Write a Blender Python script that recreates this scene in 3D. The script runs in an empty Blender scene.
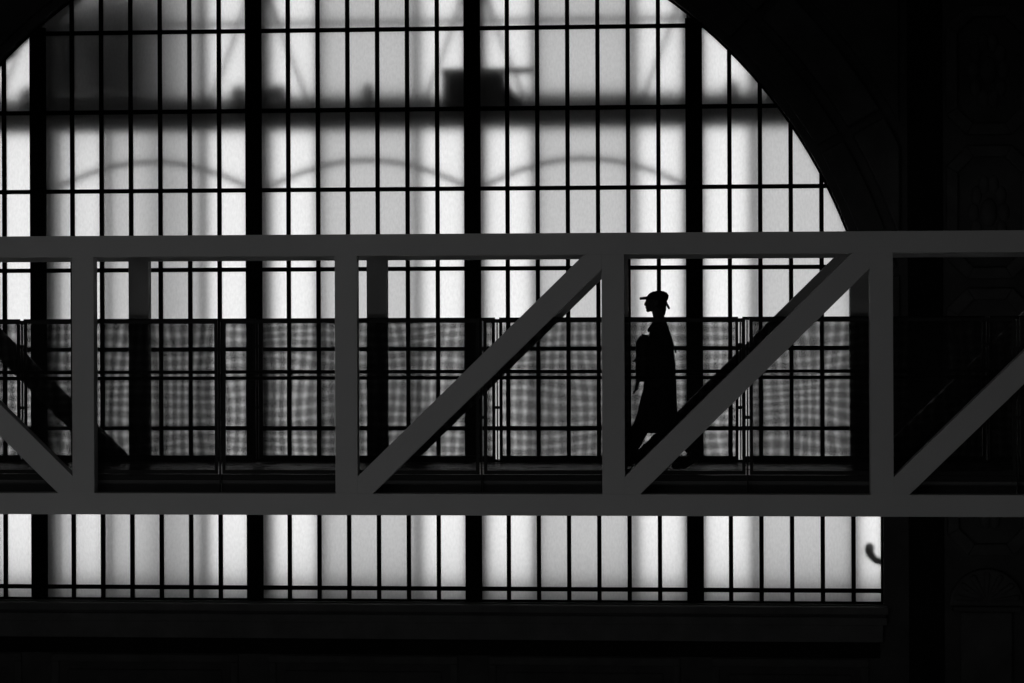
import bpy, bmesh, math, random
import numpy as np
from mathutils import Vector, Matrix

random.seed(7)
S = bpy.context.scene
COL = S.collection
PI = math.pi

# ------------------------------------------------------------------ camera, sky, exposure
EYE = 6.667
cam_d = bpy.data.cameras.new('camera')
cam_d.sensor_width = 36.0
cam_d.lens = 36.0 * 2200.0 / 1024.0
cam_d.shift_y = -39.5 / 1024.0
cam_d.clip_end = 1000
cam = bpy.data.objects.new('camera', cam_d)
COL.objects.link(cam)
YAW = math.atan(155 / 2200)
cam.matrix_world = (Matrix.Translation((0, 0, EYE)) @ Matrix.Rotation(YAW, 4, 'Z')
                    @ Matrix.Rotation(PI / 2, 4, 'X') @ Matrix.Rotation(-0.0039, 4, 'Z'))
S.camera = cam

w = bpy.data.worlds.new('overcast_sky')
S.world = w
w.use_nodes = True
wb = w.node_tree.nodes['Background']
wn = w.node_tree
w_tc = wn.nodes.new('ShaderNodeTexCoord')          # hazy bright sky: palest at the horizon, greyer towards the zenith
w_sep = wn.nodes.new('ShaderNodeSeparateXYZ')
w_map = wn.nodes.new('ShaderNodeMapRange')
w_map.interpolation_type = 'SMOOTHERSTEP'
w_map.inputs['From Min'].default_value = -0.05
w_map.inputs['From Max'].default_value = 0.40
w_map.inputs['To Min'].default_value = 1.24
w_map.inputs['To Max'].default_value = 0.66
wn.links.new(w_tc.outputs['Generated'], w_sep.inputs[0])
wn.links.new(w_sep.outputs['Z'], w_map.inputs['Value'])
wb.inputs['Color'].default_value = (1, 1, 1, 1)
wn.links.new(w_map.outputs['Result'], wb.inputs['Strength'])

S.view_settings.view_transform = 'Standard'
S.view_settings.look = 'None'
S.view_settings.exposure = 0.0
S.view_settings.gamma = 1.0
S.view_settings.use_curve_mapping = False
S.cycles.use_denoising = True
S.cycles.max_bounces = 10
S.cycles.diffuse_bounces = 3
S.cycles.transmission_bounces = 8
S.cycles.transparent_max_bounces = 16

FILL_LOW = 38.0      # radiance of the added fill globes on the hall floor posts
FILL_HIGH = 24.0     # radiance of the added hanging fill globes

# ------------------------------------------------------------------ materials
def mat(name, a, rough=0.6, spec=0.3, var=0.25, scale=3.0, bump=0.0, bscale=40.0, metal=0.0):
    m = bpy.data.materials.new(name)
    m.use_nodes = True
    nt = m.node_tree
    b = nt.nodes['Principled BSDF']
    b.inputs['Roughness'].default_value = rough
    b.inputs['Specular IOR Level'].default_value = spec
    b.inputs['Metallic'].default_value = metal
    tc = nt.nodes.new('ShaderNodeTexCoord')
    n = nt.nodes.new('ShaderNodeTexNoise')
    n.inputs['Scale'].default_value = scale
    n.inputs['Detail'].default_value = 6
    r = nt.nodes.new('ShaderNodeValToRGB')
    lo, hi = a * (1 - var), a * (1 + var)
    r.color_ramp.elements[0].position = 0.3
    r.color_ramp.elements[1].position = 0.7
    r.color_ramp.elements[0].color = (lo, lo, lo, 1)
    r.color_ramp.elements[1].color = (hi, hi, hi, 1)
    nt.links.new(tc.outputs['Object'], n.inputs['Vector'])
    nt.links.new(n.outputs['Fac'], r.inputs['Fac'])
    nt.links.new(r.outputs['Color'], b.inputs['Base Color'])
    if bump:
        n2 = nt.nodes.new('ShaderNodeTexNoise')
        n2.inputs['Scale'].default_value = bscale
        n2.inputs['Detail'].default_value = 4
        bp = nt.nodes.new('ShaderNodeBump')
        bp.inputs['Strength'].default_value = bump
        bp.inputs['Distance'].default_value = 0.01
        nt.links.new(tc.outputs['Object'], n2.inputs['Vector'])
        nt.links.new(n2.outputs['Fac'], bp.inputs['Height'])
        nt.links.new(bp.outputs['Normal'], b.inputs['Normal'])
    return m

M = {
    'stone': mat('dark_stone', 0.105, 0.85, 0.15, 0.2, 1.5, 0.3, 25),
    'stone_lt': mat('pale_stone', 0.13, 0.8, 0.15, 0.2, 2.0, 0.3, 25),
    'stone_dk': mat('pilaster_and_sill_shade', 0.022, 0.9, 0.1, 0.2, 2.0),  # black stone of the pilaster, also the painted shade under the sill
    'sill': mat('pale_limestone', 0.18, 0.8, 0.15, 0.15, 2.0, 0.3, 25),
    'hall': mat('hall_plaster', 0.05, 0.9, 0.1, 0.2, 0.5),
    'floor': mat('hall_floor', 0.05, 0.6, 0.3, 0.2, 0.8),
    'truss': mat('painted_steel', 0.46, 0.55, 0.25, 0.04, 1.2, 0.05, 60),
    'deck': mat('deck_surface', 0.26, 0.26, 0.5, 0.25, 4.0, 0.15, 30),
    'fascia': mat('fascia_steel', 0.075, 0.6, 0.3, 0.15, 2.0),
    'rail': mat('dark_rail_steel', 0.012, 0.6, 0.2, 0.2, 5.0),
    'wire': mat('woven_wire', 0.012, 0.7, 0.1, 0.1, 5.0),
    'iron': mat('window_iron', 0.006, 0.8, 0.08, 0.2, 4.0),
    'outer': mat('outer_iron', 0.02, 0.7, 0.2, 0.2, 2.0),
    'terrace': mat('pale_gravel', 0.86, 0.9, 0.1, 0.05, 0.5),
    'parapet': mat('parapet_render', 0.52, 0.9, 0.1, 0.15, 1.0),
    'cloth': mat('dark_coat_cloth', 0.016, 0.95, 0.1, 0.2, 12.0, 0.2, 80),
    'cloth2': mat('charcoal_trousers', 0.03, 0.95, 0.1, 0.2, 12.0, 0.2, 80),
    'skin': mat('skin', 0.07, 0.6, 0.2, 0.05, 6.0),
    'hair': mat('dark_hair', 0.01, 0.6, 0.3, 0.2, 30.0),
    'leather': mat('black_leather', 0.02, 0.55, 0.3, 0.2, 15.0, 0.2, 60),
    'shoe': mat('shoe_leather', 0.05, 0.5, 0.3, 0.2, 15.0),
    'lamp_metal': mat('lamp_metal', 0.05, 0.5, 0.4, 0.1, 5.0),
}

def frosted(name, rough):
    m = bpy.data.materials.new(name)
    m.use_nodes = True
    nt = m.node_tree
    nt.nodes.remove(nt.nodes['Principled BSDF'])
    out = nt.nodes['Material Output']
    g = nt.nodes.new('ShaderNodeBsdfGlass')
    g.distribution = 'GGX'
    g.inputs['IOR'].default_value = 1.4
    tc = nt.nodes.new('ShaderNodeTexCoord')
    mp = nt.nodes.new('ShaderNodeMapping')
    mp.inputs['Scale'].default_value = (30, 30, 14)
    n = nt.nodes.new('ShaderNodeTexNoise')
    n.inputs['Scale'].default_value = 1.0
    n.inputs['Detail'].default_value = 5
    r = nt.nodes.new('ShaderNodeValToRGB')
    r.color_ramp.elements[0].color = (0.90, 0.90, 0.90, 1)
    r.color_ramp.elements[1].color = (1, 1, 1, 1)
    r.color_ramp.elements[0].position = 0.3
    r.color_ramp.elements[1].position = 0.7
    nt.links.new(tc.outputs['Object'], mp.inputs['Vector'])
    nt.links.new(mp.outputs['Vector'], n.inputs['Vector'])
    nt.links.new(n.outputs['Fac'], r.inputs['Fac'])
    nt.links.new(r.outputs['Color'], g.inputs['Color'])
    g.inputs['Roughness'].default_value = rough
    nt.links.new(g.outputs[0], out.inputs['Surface'])
    return m

def tinted(name, c):
    m = bpy.data.materials.new(name)
    m.use_nodes = True
    nt = m.node_tree
    nt.nodes.remove(nt.nodes['Principled BSDF'])
    t = nt.nodes.new('ShaderNodeBsdfTransparent')
    t.inputs['Color'].default_value = (c, c, c, 1)
    nt.links.new(t.outputs[0], nt.nodes['Material Output'].inputs['Surface'])
    return m

def glow(name, s):
    m = bpy.data.materials.new(name)
    m.use_nodes = True
    nt = m.node_tree
    nt.nodes.remove(nt.nodes['Principled BSDF'])
    e = nt.nodes.new('ShaderNodeEmission')
    e.inputs['Strength'].default_value = s
    nt.links.new(e.outputs[0], nt.nodes['Material Output'].inputs['Surface'])
    return m

M['frost'] = frosted('frosted_glass', 0.485)
M['tint'] = tinted('grey_outer_glass', 0.775)
M['glow_low'] = glow('fill_globe_light', FILL_LOW)
M['glow_high'] = glow('fill_globe_light_dim', FILL_HIGH)

# ------------------------------------------------------------------ mesh helpers
class MB:
    def __init__(self):
        self.v, self.f = [], []
    def add(self, vs, fs):
        o = len(self.v)
        self.v += [tuple(p) for p in vs]
        self.f += [tuple(i + o for i in f) for f in fs]
        return self
    def box(self, x0, x1, y0, y1, z0, z1):
        vs = [(x, y, z) for z in (z0, z1) for y in (y0, y1) for x in (x0, x1)]
        return self.add(vs, [(0, 2, 3, 1), (4, 5, 7, 6), (0, 1, 5, 4), (2, 6, 7, 3), (0, 4, 6, 2), (1, 3, 7, 5)])
    def prism(self, poly, y0, y1):
        """poly of (x, z), extruded in y"""
        n = len(poly)
        a = sum(poly[i][0] * poly[(i + 1) % n][1] - poly[(i + 1) % n][0] * poly[i][1] for i in range(n))
        if a < 0:
            poly = poly[::-1]
        vs = [(x, y0, z) for x, z in poly] + [(x, y1, z) for x, z in poly]
        fs = [tuple(range(n)), tuple(range(2 * n - 1, n - 1, -1))]
        fs += [(i + n, (i + 1) % n + n, (i + 1) % n, i) for i in range(n)]
        return self.add(vs, fs)
    def profile_x(self, poly, x0, x1):
        """poly of (y, z), extruded in x"""
        n = len(poly)
        a = sum(poly[i][0] * poly[(i + 1) % n][1] - poly[(i + 1) % n][0] * poly[i][1] for i in range(n))
        if a < 0:
            poly = poly[::-1]
        vs = [(x0, y, z) for y, z in poly] + [(x1, y, z) for y, z in poly]
        fs = [tuple(range(n - 1, -1, -1)), tuple(range(n, 2 * n))]
        fs += [(i, (i + 1) % n, (i + 1) % n + n, i + n) for i in range(n)]
        return self.add(vs, fs)
    def tube(self, pts, radii, n=10, caps=True, flat=(1, 1)):
        pts = [Vector(p) for p in pts]
        if not hasattr(radii, '__len__'):
            radii = [radii] * len(pts)
        if caps:   # rounded ends
            d0 = (pts[0] - pts[1]).normalized()
            d1 = (pts[-1] - pts[-2]).normalized()
            r0, r1 = radii[0], radii[-1]
            pts = [pts[0] + d0 * r0 * 0.95, pts[0] + d0 * r0 * 0.6] + pts + [pts[-1] + d1 * r1 * 0.6, pts[-1] + d1 * r1 * 0.95]
            radii = [r0 * 0.3, r0 * 0.8] + list(radii) + [r1 * 0.8, r1 * 0.3]
        vs, fs = [], []
        ref = None
        for i, p in enumerate(pts):
            t = (pts[min(i + 1, len(pts) - 1)] - pts[max(i - 1, 0)]).normalized()
            if ref is None:
                ref = Vector((0, 1, 0)) if abs(t.y) < 0.9 else Vector((1, 0, 0))
            a = (ref - t * ref.dot(t)).normalized()
            b = t.cross(a)
            ref = a
            for k in range(n):
                th = 2 * PI * k / n
                vs.append(p + (a * math.cos(th) * flat[0] + b * math.sin(th) * flat[1]) * radii[i])
        for i in range(len(pts) - 1):
            for k in range(n):
                fs.append((i * n + k, i * n + (k + 1) % n, (i + 1) * n + (k + 1) % n, (i + 1) * n + k))
        fs.append(tuple(range(n - 1, -1, -1)))
        fs.append(tuple(range((len(pts) - 1) * n, len(pts) * n)))
        return self.add(vs, fs)
    def ellipsoid(self, c, r, nu=16, nv=10):
        vs = [(c[0], c[1], c[2] - r[2])]
        for j in range(1, nv):
            ph = -PI / 2 + PI * j / nv
            for i in range(nu):
                th = 2 * PI * i / nu
                vs.append((c[0] + r[0] * math.cos(ph) * math.cos(th), c[1] + r[1] * math.cos(ph) * math.sin(th), c[2] + r[2] * math.sin(ph)))
        vs.append((c[0], c[1], c[2] + r[2]))
        fs = [(0, 1 + (i + 1) % nu, 1 + i) for i in range(nu)]
        for j in range(nv - 2):
            for i in range(nu):
                a, b = 1 + j * nu + i, 1 + j * nu + (i + 1) % nu
                fs.append((a, b, b + nu, a + nu))
        o = 1 + (nv - 2) * nu
        fs += [(o + i, o + (i + 1) % nu, len(vs) - 1) for i in range(nu)]
        return self.add(vs, fs)
    def loft(self, rings, cap=True):
        n = len(rings[0])
        vs = [p for r in rings for p in r]
        fs = []
        for i in range(len(rings) - 1):
            for k in range(n):
                fs.append((i * n + k, i * n + (k + 1) % n, (i + 1) * n + (k + 1) % n, (i + 1) * n + k))
        if cap:
            fs.append(tuple(range(n - 1, -1, -1)))
            fs.append(tuple(range((len(rings) - 1) * n, len(rings) * n)))
        return self.add(vs, fs)
    def lathe(self, prof, c=(0, 0, 0), n=20):
        rings = [[(c[0] + r * math.cos(2 * PI * k / n), c[1] + r * math.sin(2 * PI * k / n), c[2] + z) for k in range(n)] for r, z in prof]
        return self.loft(rings)
    def mesh(self, name, smooth=False):
        me = bpy.data.meshes.new(name)
        me.from_pydata(self.v, [], self.f)
        me.validate()
        if smooth:
            me.polygons.foreach_set('use_smooth', [True] * len(me.polygons))
        me.update()
        return me
    def build(self, name, m, parent=None, smooth=False, bevel=0.0, origin=None):
        if origin is not None:
            ox, oy, oz = origin
            self.v = [(x - ox, y - oy, z - oz) for x, y, z in self.v]
        me = self.mesh(name, smooth)
        me.materials.append(M[m] if isinstance(m, str) else m)
        return link(name, me, parent, bevel, origin)

def link(name, me, parent=None, bevel=0.0, loc=None):
    o = bpy.data.objects.new(name, me)
    COL.objects.link(o)
    if loc is not None:
        o.location = loc
    if parent is not None:
        o.parent = parent
        o.matrix_parent_inverse = parent_inv(parent)
    if bevel:
        b = o.modifiers.new('bevel', 'BEVEL')
        b.width = bevel
        b.segments = 2
        b.limit_method = 'ANGLE'
    return o

def parent_inv(p):
    # parents only carry translations and every location is given in world coordinates
    return Matrix.Translation(-Vector(p.location))

def tag(o, label=None, cat=None, group=None, kind=None):
    if label: o['label'] = label
    if cat: o['category'] = cat
    if group: o['group'] = group
    if kind: o['kind'] = kind
    return o

def thing(name, loc, label, cat, group=None):
    o = bpy.data.objects.new(name, None)
    COL.objects.link(o)
    o.location = loc
    return tag(o, label, cat, group)

def structure(o, label, cat):
    return tag(o, label, cat, kind='structure')

# ------------------------------------------------------------------ dimensions of the hall
XL, XR = -21.6, 10.5          # side walls
FLOOR, CEIL = -4.0, 19.0
YB = -14.0                    # wall behind the viewer
YW = 39.8                     # inner face of the window wall
YG = 40.0                     # glass
CX, ZS, R = -5.535, 4.61, 9.395 # arch centre, springing height, radius
WB = 1.21                     # window bottom

def arch(x):
    d = R * R - (x - CX) ** 2
    return ZS + math.sqrt(max(d, 0.0))

# ------------------------------------------------------------------ floor, ceiling, walls
structure(MB().box(XL, XR, YB, 40.3, FLOOR - 0.3, FLOOR).build('floor', 'floor'), 'dark stone floor of the station hall far below the bridge', 'floor')
structure(MB().box(XL - 0.3, XR + 0.3, YB - 0.3, 40.35, CEIL, CEIL + 0.3).build('ceiling', 'hall'), 'dark plaster ceiling of the hall', 'ceiling')
structure(MB().box(XL - 0.3, XL, YB - 0.3, 40.35, FLOOR - 0.3, CEIL).build('wall_left', 'hall'), 'dark side wall where the bridge begins', 'wall')
structure(MB().box(XR, XR + 0.3, YB - 0.3, 40.35, FLOOR - 0.3, CEIL).build('wall_right', 'hall'), 'dark side wall where the bridge ends', 'wall')
structure(MB().box(XL, XR, YB - 0.3, YB, FLOOR - 0.3, CEIL).build('wall_front', 'hall'), 'plain dark wall behind the viewer', 'wall')

mb = MB()
YE = 40.3
mb.box(XL, CX - R, YW, YE, FLOOR, CEIL)
mb.box(CX + R, XR, YW, YE, FLOOR, CEIL)
mb.box(CX - R, CX + R, YW, YE, FLOOR, WB)
N = 96
for i in range(N):
    x0 = CX - R * math.cos(PI * i / N)
    x1 = CX - R * math.cos(PI * (i + 1) / N)
    mb.prism([(x0, arch(x0)), (x1, arch(x1)), (x1, CEIL), (x0, CEIL)], YW, YE)
wall = structure(mb.build('wall_back', 'stone'), 'near black stone wall pierced by the great arched window', 'wall')

# arch mouldings: voussoir blocks in two rings, each block a piece of its own
def ring_block(r0, r1, a0, a1, y0, xmax=None, n=6):
    pts = []
    for k in range(n + 1):
        a = a0 + (a1 - a0) * k / n
        pts.append((CX + r0 * math.cos(a), ZS + r0 * math.sin(a)))
    for k in range(n, -1, -1):
        a = a0 + (a1 - a0) * k / n
        pts.append((CX + r1 * math.cos(a), ZS + r1 * math.sin(a)))
    out = []
    lim = CX + 9.68
    for s in range(len(pts)):          # trimmed where the pilaster begins
        u, v = pts[s], pts[(s + 1) % len(pts)]
        fu, fv = lim - u[0], lim - v[0]
        if fu >= 0: out.append(u)
        if fu * fv < 0:
            k = fu / (fu - fv)
            out.append((u[0] + (v[0] - u[0]) * k, u[1] + (v[1] - u[1]) * k))
    return MB().prism(out, y0, YW)

STEP = PI / 12
for i in range(12):
    a0, a1 = i * STEP + 0.008, (i + 1) * STEP - 0.008
    ring_block(R + 0.14, R + 0.60, a0, a1, YW - 0.12).build('voussoir', 'stone', wall, bevel=0.02)
    ring_block(R + 0.78, R + 1.42, a0, a1, YW - 0.20).build('voussoir', 'stone_lt', wall, bevel=0.03)
# spandrel panel between arch ring and pilaster
for sx in (1, -1):
    pts = []
    xe = 9.68
    rr = R + 1.62
    for k in range(13):
        a = math.acos(xe / rr) + (math.radians(50) - math.acos(xe / rr)) * k / 12
        pts.append((CX + sx * rr * math.cos(a), ZS + rr * math.sin(a)))
    pts.append((CX + sx * xe, pts[-1][1]))
    MB().prism(pts, YW - 0.10, YW).build('spandrel_panel', 'stone', wall, bevel=0.02)

# stepped sill below the window; lowest dark course paints the overhang's shadow
x0, x1 = CX - R - 0.05, CX + R + 0.02
for k, (ya, za, zb, xo, m) in enumerate(((39.62, 1.06, 1.19, 0.04, 'sill'), (39.67, 1.01, 1.06, 0.0, 'stone'),
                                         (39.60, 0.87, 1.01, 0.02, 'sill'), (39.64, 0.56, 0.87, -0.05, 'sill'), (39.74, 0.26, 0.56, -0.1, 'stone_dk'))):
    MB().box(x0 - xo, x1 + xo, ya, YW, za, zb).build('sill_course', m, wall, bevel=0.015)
# dado panels beneath the sill, set under each window bay
MUL = [-15.623 + 4.03 * k for k in range(6)]           # mullion centres; the outer two lie beyond the jambs
for k in range(5):
    a = max(MUL[k], CX - R) + 0.28
    b = min(MUL[k + 1], CX + R) - 0.28
    if b - a < 0.5:
        continue
    m = MB()
    for (p, q, r_, s) in ((a, b, 0.10, 0.24), (a, b, -2.6, -2.46), (a, a + 0.14, -2.46, 0.10), (b - 0.14, b, -2.46, 0.10)):
        m.box(p, q, YW - 0.07, YW, r_, s)
    m.build('dado_panel_frame', 'stone_lt', wall, bevel=0.02)
    MB().box(a + 0.3, b - 0.3, YW - 0.05, YW, -2.3, -0.04).build('dado_panel', 'stone', wall, bevel=0.03)

# pilaster strip and octagonal panels right of the window
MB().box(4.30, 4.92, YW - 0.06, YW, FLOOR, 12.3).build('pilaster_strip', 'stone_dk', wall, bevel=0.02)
def octagon(x0, x1, z0, z1, c):
    return [(x0 + c, z0), (x1 - c, z0), (x1, z0 + c), (x1, z1 - c), (x1 - c, z1), (x0 + c, z1), (x0, z1 - c), (x0, z0 + c)]
for (za, zb) in ((9.62, 11.92), (7.05, 9.42), (4.52, 6.88), (2.12, 4.36)):
    xa, xb = 4.98, 6.50
    o1 = octagon(xa, xb, za, zb, 0.36)
    o2 = octagon(xa + 0.2, xb - 0.2, za + 0.2, zb - 0.2, 0.28)
    m = MB()
    for i in range(8):
        j = (i + 1) % 8
        m.prism([o1[i], o1[j], o2[j], o2[i]], YW - 0.13, YW)
    fr = m.build('octagonal_panel_frame', 'stone_lt', wall, bevel=0.02)
    m = MB()      # carved foliage in the panel field
    cx_, cz_ = (xa + xb) / 2, (za + zb) / 2
    for i in range(10):
        a = 2 * PI * i / 10
        m.ellipsoid((cx_ + 0.27 * math.cos(a), YW - 0.01, cz_ + 0.52 * math.sin(a)), (0.10, 0.05, 0.17), 10, 6)
    m.ellipsoid((cx_, YW - 0.01, cz_), (0.15, 0.10, 0.26), 14, 8)
    m.build('carved_foliage', 'stone_lt', fr, smooth=True)
# niche with shell head at the foot of the pilaster
nx, nz, nr = 5.66, 1.22, 0.66
pts = [(nx + nr * math.cos(PI * k / 20), nz + nr * math.sin(PI * k / 20)) for k in range(21)]
nf = MB().prism(pts, YW - 0.16, YW).build('niche_head', 'stone_lt', wall, bevel=0.03)
m = MB()
for k in range(7):
    a = PI * (k + 0.5) / 7
    m.tube([(nx + 0.1 * math.cos(a), YW - 0.16, nz + 0.08 + 0.1 * math.sin(a)), (nx + 0.54 * math.cos(a), YW - 0.17, nz + 0.04 + 0.52 * math.sin(a))], [0.02, 0.06], 8)
m.build('shell_flute', 'stone_lt', nf, smooth=True)
MB().box(nx - 0.60, nx + 0.60, YW - 0.2, YW, nz - 0.10, nz - 0.01).build('niche_impost', 'stone', wall, bevel=0.02)
MB().box(nx - 0.46, nx + 0.46, YW - 0.12, YW, -2.6, nz - 0.11).build('niche_shaft', 'stone_lt', wall, bevel=0.04)

# ------------------------------------------------------------------ the arched window
win = bpy.data.objects.new('window_1', None)
COL.objects.link(win)
win.location = (CX, YG, WB)
structure(win, 'huge round arched window of frosted panes in black iron bars', 'window')
ZB = [WB, 1.44, 2.905, 4.365, 5.815, 7.28, 8.738, 10.195, 11.662, 13.12, 14.6]
PITCH_X, BW, MW = 0.5495, 0.076, 0.302
PW = PITCH_X - BW
panes_x, bars_x = [], []
for k in range(5):
    x = MUL[k] + 0.641 - BW / 2 - PW
    for i in range(7):
        panes_x.append((x, x + PW))
        x += PW
        if i < 6:
            bars_x.append(x + BW / 2)
            x += BW
XA, XB = CX - R, CX + R
def clear_top(x):     # glass reaches just into the arch frame
    return arch(x) - 0.02
for (xa, xb) in panes_x:
    xa2, xb2 = max(xa, XA + 0.02), min(xb, XB - 0.02)
    if xb2 - xa2 < 0.03:
        continue
    xs = [xa2 + (xb2 - xa2) * i / 5 for i in range(6)]
    for j in range(len(ZB) - 1):
        z0 = ZB[j] + (0.0325 if j else 0.02)
        z1 = ZB[j + 1] - 0.0325
        poly = [(x, min(z1, clear_top(x))) for x in xs]
        keep = [(x, z) for x, z in poly if z > z0 + 0.004]
        if len(keep) < 2:
            continue
        # end the pane exactly where the arch crosses its lower edge
        lo, hi = keep[0][0], keep[-1][0]
        if len(keep) < len(poly) and z0 > ZS:
            half = math.sqrt(max((R - 0.02) ** 2 - (z0 - ZS) ** 2, 0))
            if hi < xb2 - 1e-6:
                hi = min(CX + half, xb2); keep.append((hi, z0 + 0.003))
            if lo > xa2 + 1e-6:
                lo = max(CX - half, xa2); keep.insert(0, (lo, z0 + 0.003))
        if all(abs(z - z1) < 1e-6 for _, z in keep):
            keep = [keep[0], keep[-1]]
        pl = [(keep[0][0], z0), (keep[-1][0], z0)] + keep[::-1]
        cl = []
        for p in pl:
            if not cl or (abs(p[0] - cl[-1][0]) + abs(p[1] - cl[-1][1])) > 1e-4:
                cl.append(p)
        MB().prism(cl, YG - 0.006, YG + 0.006).build('pane', 'frost', win)
for x in bars_x:
    if XA + 0.05 < x < XB - 0.05:
        MB().box(x - BW / 2, x + BW / 2, YG - 0.04, YG + 0.03, WB, arch(x) - 0.01).build('glazing_bar', 'iron', win)
for x in MUL:
    if XA + 0.2 < x < XB - 0.2:
        m = MB().box(x - MW / 2, x + MW / 2, YG - 0.05, YG + 0.10, WB, arch(x) - 0.02)
        mu = m.build('mullion', 'iron', win)
        MB().box(x - MW / 2 + 0.07, x + MW / 2 - 0.07, YG - 0.075, YG - 0.05, WB, arch(x) - 0.05).build('mullion_rib', 'iron', mu)
for z in ZB[1:-1]:
    half = R if z <= ZS else math.sqrt(max(R * R - (z - ZS) ** 2, 0))
    for k in range(5):
        a = max(MUL[k] + MW / 2, CX - half + 0.03)
        b = min(MUL[k + 1] - MW / 2, CX + half - 0.03)
        if b - a > 0.05:
            MB().box(a, b, YG - 0.032, YG + 0.028, z - 0.039, z + 0.039).build('transom', 'iron', win)
m = MB()
NA = 96
for i in range(NA):
    a0, a1 = PI * i / NA, PI * (i + 1) / NA
    q = [(CX + rr * math.cos(a), ZS + rr * math.sin(a)) for rr, a in ((R - 0.035, a0), (R, a0), (R, a1), (R - 0.035, a1))]
    m.prism(q, YG - 0.05, YG + 0.05)
m.box(XA, XA + 0.035, YG - 0.05, YG + 0.05, WB, ZS).box(XB - 0.035, XB, YG - 0.05, YG + 0.05, WB, ZS)
m.box(XA, XB, YG - 0.05, YG + 0.05, WB - 0.01, WB + 0.035)
m.build('arch_frame', 'iron', win)

# ------------------------------------------------------------------ what stands outside, seen blurred through the frosted glass
structure(MB().box(-40, 30, 40.4, 49, -0.5, 0.2).build('terrace', 'terrace'), 'pale gravel terrace outside the window', 'terrace')
par = MB().box(-22, 12, 42.35, 42.60, 0.2, 1.22)
par.box(-22, 12, 42.28, 42.67, 1.22, 1.30)
tag(par.build('parapet', 'parapet', origin=(-5, 42.47, 0.2)), 'low grey parapet wall blurred behind the bottom row of panes', 'wall')

YO = 40.48
fr = thing('outer_frame', (CX, YO, 0.2), 'dark outer iron frame blurred behind the frosted panes, with beam and shallow arches', 'frame')
for k, x in enumerate(MUL):
    MB().box(x - 0.21, x + 0.21, YO, YO + 0.30, 0.2, 16.0).build('post', 'outer', fr)
for k in range(5):
    for q in (0.272, 0.728):
        x = MUL[k] + 4.03 * q
        MB().tube([(x, YO + 0.30, 0.2), (x, YO + 0.30, 16.0)], 0.09, 10, False).build('slim_post', 'outer', fr)
    a, b = MUL[k] + 4.03 * 0.272 + 0.06, MUL[k] + 4.03 * 0.728 - 0.06
    MB().box(a, b, YO + 0.29, YO + 0.31, 0.3, 15.9).build('outer_pane', 'tint', fr)
    a, b = MUL[k], MUL[k + 1]
    MB().box(a + 0.21, b - 0.21, YO + 0.02, YO + 0.30, 9.85, 10.38).build('beam', 'outer', fr)
    MB().box(a + 0.21, b - 0.21, YO + 0.52, YO + 0.72, 10.38, 10.56).build('upper_beam', 'outer', fr)
    MB().box(a + 0.21, b - 0.21, YO + 0.24, YO + 0.30, 11.81, 11.93).build('rail', 'outer', fr)
    pts = []
    for i in range(17):
        t = i / 16
        pts.append((a + 0.18 + (b - a - 0.36) * t, YO + 0.04, 8.80 + 0.50 * (1 - (2 * t - 1) ** 2)))
    if 0 < k < 4:
        MB().tube(pts, 0.048, 8).build('arch_rib', 'outer', fr, smooth=True)
    for sgn, xm in ((1, a), (-1, b)):
        pts = []
        for i in range(9):
            t = i / 8
            pts.append((xm + sgn * (0.18 + 0.80 * t ** 1.25), YO + 0.07, 12.6 - 2.3 * t))
        if k < 4:
            MB().tube(pts, 0.037, 8).build('tie_rod', 'outer', fr, smooth=True)

# square floodlight housing fixed to the beam
fl = thing('floodlight', (-3.5, YO, 10.3), 'black boxy floodlight with side visor blurred high behind the third mullion', 'light')
MB().prism([(-4.13, 10.22), (-4.13, 10.98), (-2.98, 10.98), (-2.86, 10.62), (-2.55, 10.28), (-2.55, 10.22)], YO - 0.10, YO - 0.01).build('housing', 'outer', fl)
MB().box(-2.98, -2.42, YO - 0.09, YO - 0.02, 10.86, 10.98).build('visor', 'outer', fl)
MB().box(-3.7, -3.4, YO - 0.06, YO - 0.01, 10.05, 10.22).build('bracket', 'outer', fl)
for (x, rr, what) in ((-7.96, 0.16, 'small round lamp on outer beam left of the second mullion'),
                      (-7.20, 0.20, 'larger round lamp on outer beam right of the second mullion'),
                      (-5.52, 0.14, 'small round lamp on outer beam midway between second and third mullions'),
                      (-11.98, 0.16, 'small round lamp on outer beam at the far left mullion'),
                      (1.22, 0.13, 'small round lamp on outer beam beside the arch at the right')):
    t = thing('beam_lamp', (x, YO + 0.14, 10.38), what, 'lamp', 'small lamps along the outer beam')
    MB().box(x - 0.04, x + 0.04, YO + 0.10, YO + 0.18, 10.38, 10.42).build('lamp_bracket', 'outer', t)
    MB().lathe([(0.03, 0), (rr * 0.7, 0.03), (rr, 0.12), (rr * 0.95, 0.22), (rr * 0.6, 0.31), (0.03, 0.35)], (x, YO + 0.14, 10.39), 14).build('lamp_body', 'outer', t, smooth=True)

# large dark block behind the upper left panes
tk = thing('roof_tank', (-10.3, 42.2, 0.2), 'large dark tank looming blurred behind the upper left panes', 'tank')
MB().box(-12.05, -9.62, 41.9, 43.4, 10.25, 12.62).build('tank_body', 'outer', tk, bevel=0.05)
MB().box(-12.12, -9.55, 41.85, 43.5, 12.62, 12.72).build('tank_lid', 'outer', tk, bevel=0.03)
for x in (-11.85, -9.8):
    for y in (42.0, 43.3):
        MB().box(x - 0.07, x + 0.07, y - 0.07, y + 0.07, 0.2, 10.25).build('leg', 'outer', tk)

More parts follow.
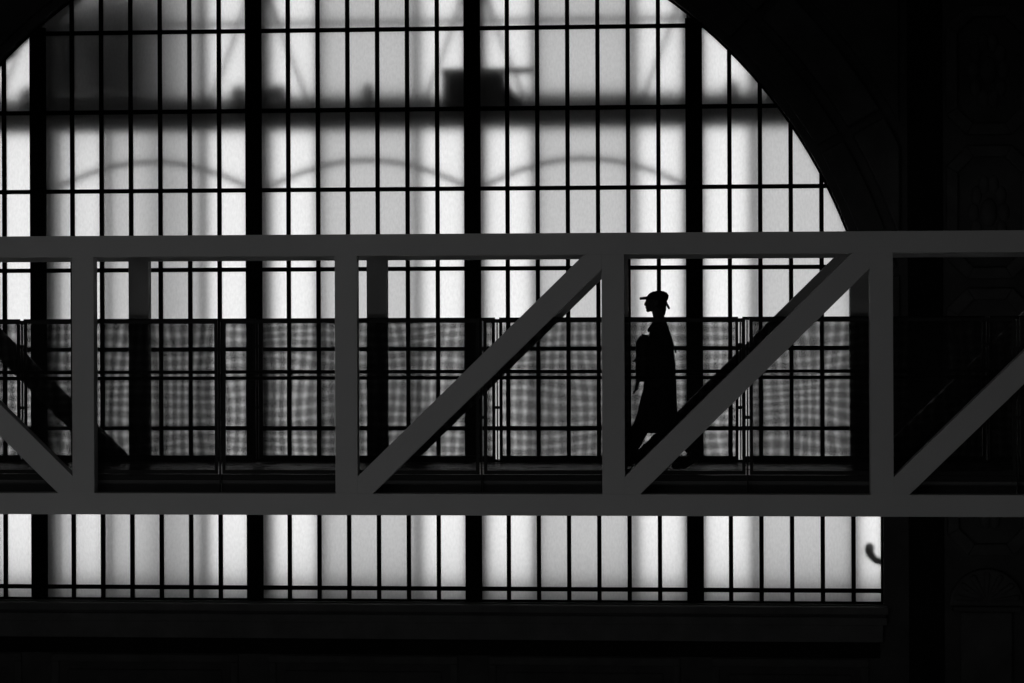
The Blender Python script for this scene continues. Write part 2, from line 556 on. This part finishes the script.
# iron hook in the last bottom pane
hk = [(3.98, 40.20, 1.925), (3.86, 40.20, 1.935), (3.77, 40.20, 1.965), (3.70, 40.20, 2.02), (3.655, 40.20, 2.09), (3.635, 40.20, 2.16), (3.645, 40.20, 2.205)]
tag(MB().tube(hk, [0.06, 0.06, 0.065, 0.07, 0.08, 0.085, 0.085], 10).build('wall_hook', 'outer', smooth=True, origin=(3.85, 40.2, 1.86)),
    'dark curled iron hook behind the last pane at lower right', 'hook')

# ------------------------------------------------------------------ footbridge
TF, TB = 20.77, 23.0          # front faces of the near and far truss
TD = 0.14
Z0, Z1, Z2, Z3 = 4.645, 4.85, 7.113, 7.317
VW = 0.213
DECK = 5.0
lefts = [-5.70, -3.155, -0.615, 1.895]
verts = [lefts[0] - 2.53 * k for k in range(6, 0, -1)] + lefts + [lefts[3] + 2.53 * k for k in range(1, 4)]
br = thing('footbridge', (-1, 21.9, Z0), 'grey steel truss footbridge with diagonal braces spanning the hall', 'bridge')
for yf in (TF, TB):
    MB().box(XL + 0.02, XR - 0.02, yf, yf + TD, Z2, Z3).build('top_chord', 'truss', br, bevel=0.002)
    MB().box(XL + 0.02, XR - 0.02, yf, yf + TD, Z0, Z1).build('bottom_chord', 'truss', br, bevel=0.002)
    for x in verts:
        MB().box(x, x + VW, yf + 0.001, yf + TD - 0.001, Z1, Z2).build('vertical_post', 'truss', br, bevel=0.002)
    for i in range(len(verts) - 1):
        a, b = verts[i] + VW / 2, verts[i + 1] + VW / 2
        if i == 6:
            continue                                       # the bay with no brace
        zl, zh = (Z0 + Z1) / 2, (Z2 + Z3) / 2
        if i < 6:
            p, q = Vector((a, zh)), Vector((b, zl))
        else:
            p, q = Vector((a, zl)), Vector((b, zh))
        d = (q - p).normalized()
        n = Vector((-d.y, d.x)) * 0.102
        if n.y < 0: n = -n
        n2 = n * 1.14
        # cut the bar to the clear opening between posts and chords
        poly = [p + n2, q + n2, q - n, p - n]
        def clip(poly, fn):
            out = []
            for s in range(len(poly)):
                u, v = poly[s], poly[(s + 1) % len(poly)]
                fu, fv = fn(u), fn(v)
                if fu >= 0: out.append(u)
                if fu * fv < 0: out.append(u + (v - u) * (fu / (fu - fv)))
            return out
        xa, xb = verts[i] + VW, verts[i + 1]
        for fn in (lambda u: u.x - xa, lambda u: xb - u.x, lambda u: u.y - Z1, lambda u: Z2 - u.y):
            poly = clip(poly, fn)
        MB().prism([tuple(u) for u in poly], yf + 0.002, yf + TD - 0.002).build('diagonal_brace', 'truss', br, bevel=0.002)
for x in verts:
    MB().box(x + 0.04, x + 0.17, TF + TD, TB, Z2 + 0.05, Z3 - 0.02).build('cross_beam', 'truss', br)
    MB().box(x + 0.03, x + 0.18, TF + TD, TB, Z0 + 0.02, Z1 + 0.08).build('floor_beam', 'fascia', br)
MB().box(XL + 0.02, XR - 0.02, 20.995, 22.885, 4.93, DECK).build('deck', 'deck', br, bevel=0.004)
GAP = [-4.30 + 2.528 * k for k in range(-3, 5)]
edges = [XL + 0.02] + GAP + [XR - 0.02]
for i in range(len(edges) - 1):
    MB().box(edges[i] + 0.006, edges[i + 1] - 0.006, 20.985, 20.995, Z1 - 0.1, 4.955).build('fascia_plate', 'fascia', br)
MB().box(XL + 0.02, XR - 0.02, 20.977, 20.994, 4.957, 5.016).build('edge_angle', 'rail', br)
MB().box(XL + 0.02, XR - 0.02, 22.886, 22.899, 4.90, 5.024).build('edge_angle', 'rail', br)

# guard railings
def wire_mesh(width, height, seed):
    """woven wire cloth, x 0..width, z 0..height, wires pulled slightly out of line"""
    rng = np.random.RandomState(seed)
    PITCH, T = 0.0090, 0.0029
    terms = [(rng.uniform(-1, 1), rng.uniform(3, 9), rng.uniform(-5, 5), rng.uniform(0, 6.28)) for _ in range(4)]
    terms2 = [(rng.uniform(-1, 1), rng.uniform(-5, 5), rng.uniform(3, 9), rng.uniform(0, 6.28)) for _ in range(4)]
    def warp(x, z, tt, amp):
        return amp * sum(a * np.sin(kx * x + kz * z + p) for a, kx, kz, p in tt)
    V, F = [], []
    off = 0
    for axis in (0, 1):
        span, run, seg = (width, height, 8) if axis == 0 else (height, width, 14)
        cnt = int(span / PITCH)
        c = (np.arange(cnt) + 0.5) * span / cnt
        t = np.linspace(0, run, seg + 1)
        C, TT = np.meshgrid(c, t, indexing='ij')
        if axis == 0:
            x = C + warp(C, TT, terms, 0.0018); z = TT.copy()
        else:
            z = C + warp(TT, C, terms2, 0.0018); x = TT.copy()
        h = T / 2
        quad = []
        for (d, y) in ((-h, -h), (h, -h), (h, h), (-h, h)):
            if axis == 0:
                quad.append(np.stack([x + d, np.full_like(x, y * 0.8), z], -1))
            else:
                quad.append(np.stack([x, np.full_like(x, y * 0.8), z + d], -1))
        P = np.stack(quad, 2)                       # cnt, seg+1, 4, 3
        V.append(P.reshape(-1, 3))
        idx = np.arange(cnt * (seg + 1) * 4).reshape(cnt, seg + 1, 4) + off
        for k in range(4):
            k2 = (k + 1) % 4
            f = np.stack([idx[:, :-1, k], idx[:, :-1, k2], idx[:, 1:, k2], idx[:, 1:, k]], -1).reshape(-1, 4)
            F.append(f)
        off += cnt * (seg + 1) * 4
    V = np.concatenate(V); F = np.concatenate(F)
    me = bpy.data.meshes.new('wire_mesh')
    me.vertices.add(len(V)); me.vertices.foreach_set('co', V.ravel())
    me.loops.add(F.size); me.loops.foreach_set('vertex_index', F.ravel())
    me.polygons.add(len(F))
    me.polygons.foreach_set('loop_start', np.arange(len(F)) * 4)
    me.update(calc_edges=True)
    me.materials.append(M['wire'])
    return me

HG, ST = 0.022, 0.030
PX = 2.528 - 2 * HG
cloths = [wire_mesh(PX - 2 * ST, 6.47 - 5.06, s) for s in (3, 11, 23)]
for yr, lab, sd in ((20.955, 'black mesh railing on the near side of the footbridge deck', 0), (22.92, 'black mesh railing on the far side of the footbridge deck, behind the walker', 1)):
    rl = thing('guard_railing', (-1, yr, DECK), lab, 'railing', 'railings along the footbridge')
    for i, g in enumerate(GAP[:-1]):
        a, b = g + HG, GAP[i + 1] - HG
        m = MB().box(a, b, yr - 0.015, yr + 0.015, 6.47, 6.505).box(a, b, yr - 0.015, yr + 0.015, 5.022, 5.06)
        m.box(a, a + ST, yr - 0.014, yr + 0.014, 5.06, 6.47).box(b - ST, b, yr - 0.014, yr + 0.014, 5.06, 6.47)
        pf = m.build('panel_frame', 'rail', rl)
        wm = link('wire_mesh', cloths[(i * 2 + sd) % 3], pf, loc=(a + ST, yr, 5.06))
        wm['kind'] = 'stuff'
    for g in GAP:
        MB().box(g - 0.006, g + 0.006, yr - 0.02, yr + 0.02, 4.80, 6.485).build('post', 'rail', rl)
        for z in (5.55, 6.2):
            MB().box(g - HG, g + HG, yr - 0.012, yr + 0.012, z, z + 0.03).build('panel_clip', 'rail', rl)
    yh = yr + (0.045 if sd == 0 else -0.045)
    MB().tube([(GAP[0], yh, 5.942), (GAP[-1], yh, 5.942)], 0.018, 12, False).build('handrail', 'rail', rl, smooth=True)
    for g in GAP:
        MB().tube([(g, yr, 5.942), (g, yh, 5.942)], 0.008, 8, False).build('handrail_bracket', 'rail', rl)

# ------------------------------------------------------------------ the walker
PX0, PY0 = -0.091, 21.92
def P(f, s, h):           # forward (to the left), to the walker's left side (towards the viewer), height
    return (PX0 - f, PY0 - s, DECK + h)

def remeshed(mb, name, m, parent, voxel, smooth=4):
    me = mb.mesh('tmp')
    o = bpy.data.objects.new('tmp', me)
    COL.objects.link(o)
    rm = o.modifiers.new('r', 'REMESH'); rm.mode = 'VOXEL'; rm.voxel_size = voxel; rm.use_smooth_shade = True
    sm = o.modifiers.new('s', 'SMOOTH'); sm.iterations = smooth; sm.factor = 0.5
    dg = bpy.context.evaluated_depsgraph_get()
    me2 = bpy.data.meshes.new_from_object(o.evaluated_get(dg))
    bpy.data.objects.remove(o)
    bpy.data.meshes.remove(me)
    me2.name = name
    me2.materials.clear()
    me2.materials.append(M[m])
    me2.polygons.foreach_set('use_smooth', [True] * len(me2.polygons))
    return link(name, me2, parent)

pers = thing('person', (PX0, PY0, DECK), 'person in peaked cap and long dark coat walking left along the footbridge', 'person')

def ell(m, f, s, h, rf, rs, rh):
    m.ellipsoid(P(f, s, h), (rf, rs, rh))

def fingers(m, base, d_f, d_h, curl):
    """palm and five fingers from the wrist point; d is the direction of the hand in the f-h plane"""
    f0, s0, h0 = base
    L = math.hypot(d_f, d_h)
    d_f, d_h = d_f / L, d_h / L
    n_f, n_h = -d_h, d_f
    def q(a, s, c):
        return P(f0 + d_f * a + n_f * c, s0 + s, h0 + d_h * a + n_h * c)
    m.tube([q(0.0, 0, 0), q(0.045, 0, 0), q(0.085, 0, 0)], [0.026, 0.034, 0.034], 12, flat=(1.0, 0.55))
    for k, (s, ln) in enumerate(((-0.028, 0.060), (-0.009, 0.072), (0.010, 0.068), (0.028, 0.052))):
        m.tube([q(0.075, s, 0), q(0.09 + ln * 0.45, s * 1.08, curl * 0.25), q(0.09 + ln * 0.75, s * 1.08, curl * 0.7), q(0.09 + ln * 0.88, s * 1.05, curl * 1.2)],
               [0.0095, 0.009, 0.0082, 0.0075], 8)
    m.tube([q(0.025, -0.022, 0.005), q(0.055, -0.05, curl * 0.3), q(0.085, -0.058, curl * 0.7)], [0.012, 0.0105, 0.009], 8)

m = MB()
# torso, neck
m.tube([P(0.0, 0, 0.86), P(-0.01, 0, 1.0), P(-0.02, 0, 1.16), P(-0.025, 0, 1.30), P(-0.02, 0, 1.40)], [0.145, 0.135, 0.14, 0.15, 0.11], 18, flat=(1.1, 0.78))
m.tube([P(-0.025, -0.17, 1.37), P(-0.025, 0, 1.41), P(-0.025, 0.17, 1.37)], [0.06, 0.08, 0.06], 12)
m.tube([P(-0.02, 0, 1.40), P(-0.012, 0, 1.50), P(0.004, 0, 1.58)], [0.066, 0.056, 0.060], 14)
# head: skull, face, jaw, nose, brow, lips, ears
ell(m, 0.020, 0, 1.673, 0.100, 0.076, 0.098)
ell(m, 0.062, 0, 1.638, 0.056, 0.060, 0.072)
m.tube([P(0.02, 0.045, 1.608), P(0.085, 0.022, 1.582), P(0.100, 0, 1.578), P(0.085, -0.022, 1.582), P(0.02, -0.045, 1.608)], 0.019, 10)
ell(m, 0.103, 0, 1.580, 0.015, 0.018, 0.014)
m.tube([P(0.112, 0, 1.673), P(0.124, 0, 1.650), P(0.129, 0, 1.635), P(0.116, 0, 1.628)], [0.008, 0.010, 0.012, 0.010], 8)
ell(m, 0.117, 0, 1.610, 0.008, 0.020, 0.006)
ell(m, 0.115, 0, 1.599, 0.008, 0.018, 0.006)
m.tube([P(0.098, 0.045, 1.686), P(0.112, 0.015, 1.686), P(0.112, -0.015, 1.686), P(0.098, -0.045, 1.686)], 0.008, 8)
for s in (-1, 1):
    ell(m, 0.098, s * 0.030, 1.668, 0.012, 0.013, 0.009)
    ell(m, 0.012, s * 0.077, 1.653, 0.020, 0.008, 0.030)
# near arm bent across the chest to the bag, far arm swinging forward
m.tube([P(-0.025, 0.185, 1.36), P(-0.055, 0.215, 1.22), P(-0.06, 0.225, 1.09)], [0.052, 0.047, 0.040], 12)
m.tube([P(-0.06, 0.225, 1.09), P(0.04, 0.215, 1.085), P(0.095, 0.19, 1.10)], [0.040, 0.036, 0.027], 12)
fingers(m, (0.085, 0.185, 1.10), 0.9, 0.10, -0.035)
m.tube([P(-0.02, -0.185, 1.36), P(0.05, -0.215, 1.20), P(0.09, -0.22, 1.08)], [0.052, 0.047, 0.040], 12)
m.tube([P(0.09, -0.22, 1.08), P(0.15, -0.215, 0.97), P(0.195, -0.20, 0.88)], [0.040, 0.036, 0.027], 12)
fingers(m, (0.195, -0.20, 0.885), 0.30, -1.0, 0.014)
# legs: far leg reaching forward, near leg trailing on its toes
m.tube([P(0.01, -0.09, 0.88), P(0.07, -0.095, 0.70), P(0.125, -0.095, 0.50)], [0.090, 0.078, 0.056], 14)
m.tube([P(0.125, -0.095, 0.50), P(0.205, -0.095, 0.33), P(0.315, -0.095, 0.115)], [0.056, 0.056, 0.036], 14)
m.tube([P(0.29, -0.095, 0.075), P(0.39, -0.10, 0.085), P(0.50, -0.105, 0.105)], [0.036, 0.036, 0.024], 12)
m.tube([P(-0.01, 0.09, 0.88), P(-0.035, 0.095, 0.70), P(-0.075, 0.095, 0.50)], [0.090, 0.078, 0.056], 14)
m.tube([P(-0.075, 0.095, 0.50), P(-0.20, 0.095, 0.36), P(-0.345, 0.095, 0.195)], [0.056, 0.056, 0.036], 14)
m.tube([P(-0.375, 0.095, 0.150), P(-0.31, 0.10, 0.085), P(-0.235, 0.10, 0.042), P(-0.18, 0.10, 0.036)], [0.034, 0.034, 0.030, 0.022], 12)
remeshed(m, 'body', 'skin', pers, 0.0055, 2)

# coat: one shaped shell with sleeves and collar
def ring(f0, f1, sw, h, lean=0.0, n=28):
    c, rf = (f0 + f1) / 2, (f1 - f0) / 2
    out = []
    for k in range(n):
        a = 2 * PI * k / n
        ca, sa = math.cos(a), math.sin(a)
        ex = 0.8
        out.append(P(c + rf * math.copysign(abs(ca) ** ex, ca), sw * math.copysign(abs(sa) ** ex, sa), h + lean * ca + 0.006 * math.sin(5 * a)))
    return out
m = MB()
m.loft([ring(-0.200, 0.150, 0.235, 0.375, 0.0), ring(-0.192, 0.160, 0.235, 0.50, 0.0), ring(-0.186, 0.155, 0.225, 0.70), ring(-0.178, 0.140, 0.210, 0.90),
        ring(-0.172, 0.120, 0.205, 1.05), ring(-0.155, 0.105, 0.215, 1.20), ring(-0.130, 0.090, 0.220, 1.32), ring(-0.105, 0.075, 0.185, 1.40),
        ring(-0.085, 0.06, 0.10, 1.455), ring(-0.078, 0.052, 0.075, 1.49)])
m.tube([P(-0.025, 0.19, 1.365), P(-0.055, 0.222, 1.22), P(-0.06, 0.232, 1.09)], [0.072, 0.066, 0.060], 12)
m.tube([P(-0.06, 0.232, 1.09), P(0.03, 0.22, 1.085), P(0.07, 0.205, 1.095)], [0.060, 0.054, 0.050], 12)
m.tube([P(-0.02, -0.19, 1.365), P(0.05, -0.222, 1.20), P(0.09, -0.226, 1.08)], [0.072, 0.066, 0.060], 12)
m.tube([P(0.09, -0.226, 1.08), P(0.145, -0.22, 0.98), P(0.18, -0.207, 0.915)], [0.060, 0.054, 0.050], 12)
coat = remeshed(m, 'coat', 'cloth', pers, 0.011, 3)
m = MB()
m.tube([P(-0.07, 0.05, 1.475), P(-0.085, 0, 1.49), P(-0.07, -0.05, 1.475), P(0.0, -0.075, 1.455), P(0.055, -0.04, 1.43), P(0.085, 0, 1.38)], [0.02] * 6, 8)
m.tube([P(-0.07, 0.05, 1.475), P(0.0, 0.075, 1.455), P(0.055, 0.04, 1.43), P(0.085, 0.0, 1.38)], [0.02] * 4, 8)
m.build('collar', 'cloth', coat, smooth=True)
# trousers
m = MB()
m.tube([P(0.01, -0.09, 0.86), P(0.07, -0.095, 0.70), P(0.13, -0.095, 0.50), P(0.21, -0.095, 0.33), P(0.305, -0.095, 0.135)], [0.110, 0.105, 0.092, 0.082, 0.072], 16, caps=False)
m.tube([P(-0.01, 0.09, 0.86), P(-0.035, 0.095, 0.70), P(-0.08, 0.095, 0.50), P(-0.20, 0.095, 0.36), P(-0.335, 0.095, 0.21)], [0.110, 0.105, 0.090, 0.080, 0.070], 16, caps=False)
m.tube([P(0, -0.10, 0.88), P(0, 0.10, 0.88)], 0.13, 14)
remeshed(m, 'trousers', 'cloth2', pers, 0.011, 3)
# shoes
for (pts, rad) in (([P(0.285, -0.095, 0.062), P(0.34, -0.097, 0.075), P(0.43, -0.10, 0.083), P(0.53, -0.105, 0.105)], [0.045, 0.049, 0.046, 0.034]),
                   ([P(-0.395, 0.095, 0.150), P(-0.34, 0.097, 0.105), P(-0.255, 0.10, 0.052), P(-0.165, 0.10, 0.038)], [0.045, 0.047, 0.045, 0.033])):
    sh = MB().tube(pts, rad, 14, flat=(1, 0.9)).build('shoe', 'shoe', pers, smooth=True)
    sole = [(p[0], p[1], p[2] - r_ * 0.72) for p, r_ in zip(pts, rad)]
    MB().tube(sole, [r_ * 0.92 for r_ in rad], 10, flat=(1, 0.28)).build('sole', 'leather', sh, smooth=True)
# hair below the cap
m = MB()
ell(m, -0.012, 0, 1.650, 0.078, 0.080, 0.070)
m.tube([P(-0.062, 0.03, 1.64), P(-0.062, 0.025, 1.58), P(-0.060, 0.02, 1.545)], [0.024, 0.020, 0.014], 8)
m.tube([P(-0.062, -0.03, 1.64), P(-0.062, -0.025, 1.58), P(-0.058, -0.02, 1.55)], [0.024, 0.020, 0.014], 8)
m.tube([P(-0.060, 0.0, 1.64), P(-0.058, 0.0, 1.58), P(-0.056, 0.0, 1.535)], [0.024, 0.020, 0.014], 8)
m.build('hair', 'hair', pers, smooth=True)
# cap with brim and tail strap
def cring(c, rf, rs, h, tilt):
    return [P(c + rf * math.cos(2 * PI * k / 24), rs * math.sin(2 * PI * k / 24), h + tilt * math.cos(2 * PI * k / 24)) for k in range(24)]
m = MB().loft([cring(0.010, 0.102, 0.088, 1.682, 0.012), cring(0.004, 0.109, 0.093, 1.704, 0.006), cring(-0.004, 0.104, 0.092, 1.728, -0.002), cring(-0.004, 0.084, 0.078, 1.750, -0.005),
               cring(-0.004, 0.052, 0.050, 1.766, -0.004), cring(-0.003, 0.018, 0.018, 1.773, 0)])
cap = m.build('cap', 'cloth', pers, smooth=True)
top, bot = [], []
for k in range(15):
    a = -PI / 2 + PI * k / 14
    ca = max(math.cos(a), 0.0)
    f, s = 0.080 + 0.100 * ca, 0.085 * math.sin(a)
    h = 1.712 - 0.014 * ca
    top.append(P(f, s, h + 0.010)); bot.append(P(f, s, h - 0.026 + 0.011 * ca))
m = MB()
n = len(top)
m.add(top + bot, [tuple(range(n)), tuple(range(2 * n - 1, n - 1, -1))] + [(i, i + n, (i + 1) % n + n, (i + 1) % n) for i in range(n)])
m.build('brim', 'cloth', cap)
MB().tube([P(-0.070, 0.0, 1.68), P(-0.088, 0.0, 1.640), P(-0.110, 0.0, 1.600)], [0.014, 0.014, 0.012], 8, flat=(1.4, 0.9)).build('strap', 'leather', cap, smooth=True)
# bag held against the chest
bag = thing('bag', P(0.15, 0.06, 0.9), 'black soft bag held against the chest of the walking person', 'bag')
m = MB()
m.loft([[P(c + rf * math.copysign(abs(math.cos(2 * PI * k / 24)) ** 0.7, math.cos(2 * PI * k / 24)), 0.04 + rs * math.copysign(abs(math.sin(2 * PI * k / 24)) ** 0.7, math.sin(2 * PI * k / 24)), h) for k in range(24)]
        for c, rf, rs, h in ((0.15, 0.02, 0.06, 0.87), (0.165, 0.055, 0.12, 0.90), (0.155, 0.06, 0.13, 1.02), (0.158, 0.065, 0.13, 1.16), (0.150, 0.068, 0.12, 1.27), (0.135, 0.050, 0.09, 1.32), (0.12, 0.025, 0.05, 1.335))])
bb = m.build('bag_body', 'leather', bag, smooth=True)
MB().tube([P(0.15, 0.10, 1.28), P(0.15, 0.06, 1.335), P(0.15, 0.0, 1.335), P(0.15, -0.03, 1.28)], 0.012, 8).build('handle', 'leather', bag, smooth=True)
MB().loft([[P(0.195 + 0.03 * math.cos(2 * PI * k / 16), 0.04 + 0.09 * math.sin(2 * PI * k / 16), h) for k in range(16)] for h in (0.93, 0.95, 1.10, 1.12)]).build('pocket', 'leather', bag, smooth=True)
MB().tube([P(0.10, 0.10, 1.28), P(0.06, 0.13, 1.40), P(-0.02, 0.12, 1.452), P(-0.11, 0.06, 1.37), P(-0.175, -0.02, 1.16)], 0.012, 8, flat=(1.6, 0.6)).build('strap', 'leather', bag, smooth=True)

# ------------------------------------------------------------------ unseen fill lamps added to light the bridge and wall from the viewer's side
for i, (x, y) in enumerate(((-12.5, 6.0), (-8.0, 8.5), (-4.5, 4.5), (1.5, 6.5))):
    t = thing('fill_lamp_post', (x, y, FLOOR), 'added fill globe on a post on the hall floor before the bridge, number %s from the left wall' % ('one', 'two', 'three', 'four')[i], 'lamp', 'added fill lamp posts')
    MB().lathe([(0.28, 0), (0.28, 0.1), (0.14, 0.2), (0.09, 0.5), (0.06, 0.6), (0.05, 3.2), (0.09, 3.3), (0.14, 3.36)], (x, y, FLOOR), 16).build('pole', 'lamp_metal', t, smooth=True)
    MB().ellipsoid((x, y, FLOOR + 3.63), (0.3, 0.3, 0.3), 12, 8).build('globe', 'glow_low', t, smooth=True)
for i, (x, y) in enumerate(((-14.0, 2.0), (-9.0, 8.0), (-3.0, 3.0))):
    t = thing('fill_hanging_lamp', (x, y, CEIL), 'added fill globe hanging from the ceiling behind the viewer, %s from the left wall' % ('first', 'second', 'third')[i], 'lamp', 'added hanging fill lamps')
    MB().tube([(x, y, CEIL), (x, y, 14.3)], 0.03, 8, False).build('rod', 'lamp_metal', t)
    MB().lathe([(0.16, 0), (0.16, -0.04), (0.05, -0.1)], (x, y, CEIL), 16).build('canopy', 'lamp_metal', t)
    MB().ellipsoid((x, y, 14.0), (0.3, 0.3, 0.3), 12, 8).build('globe', 'glow_high', t, smooth=True)
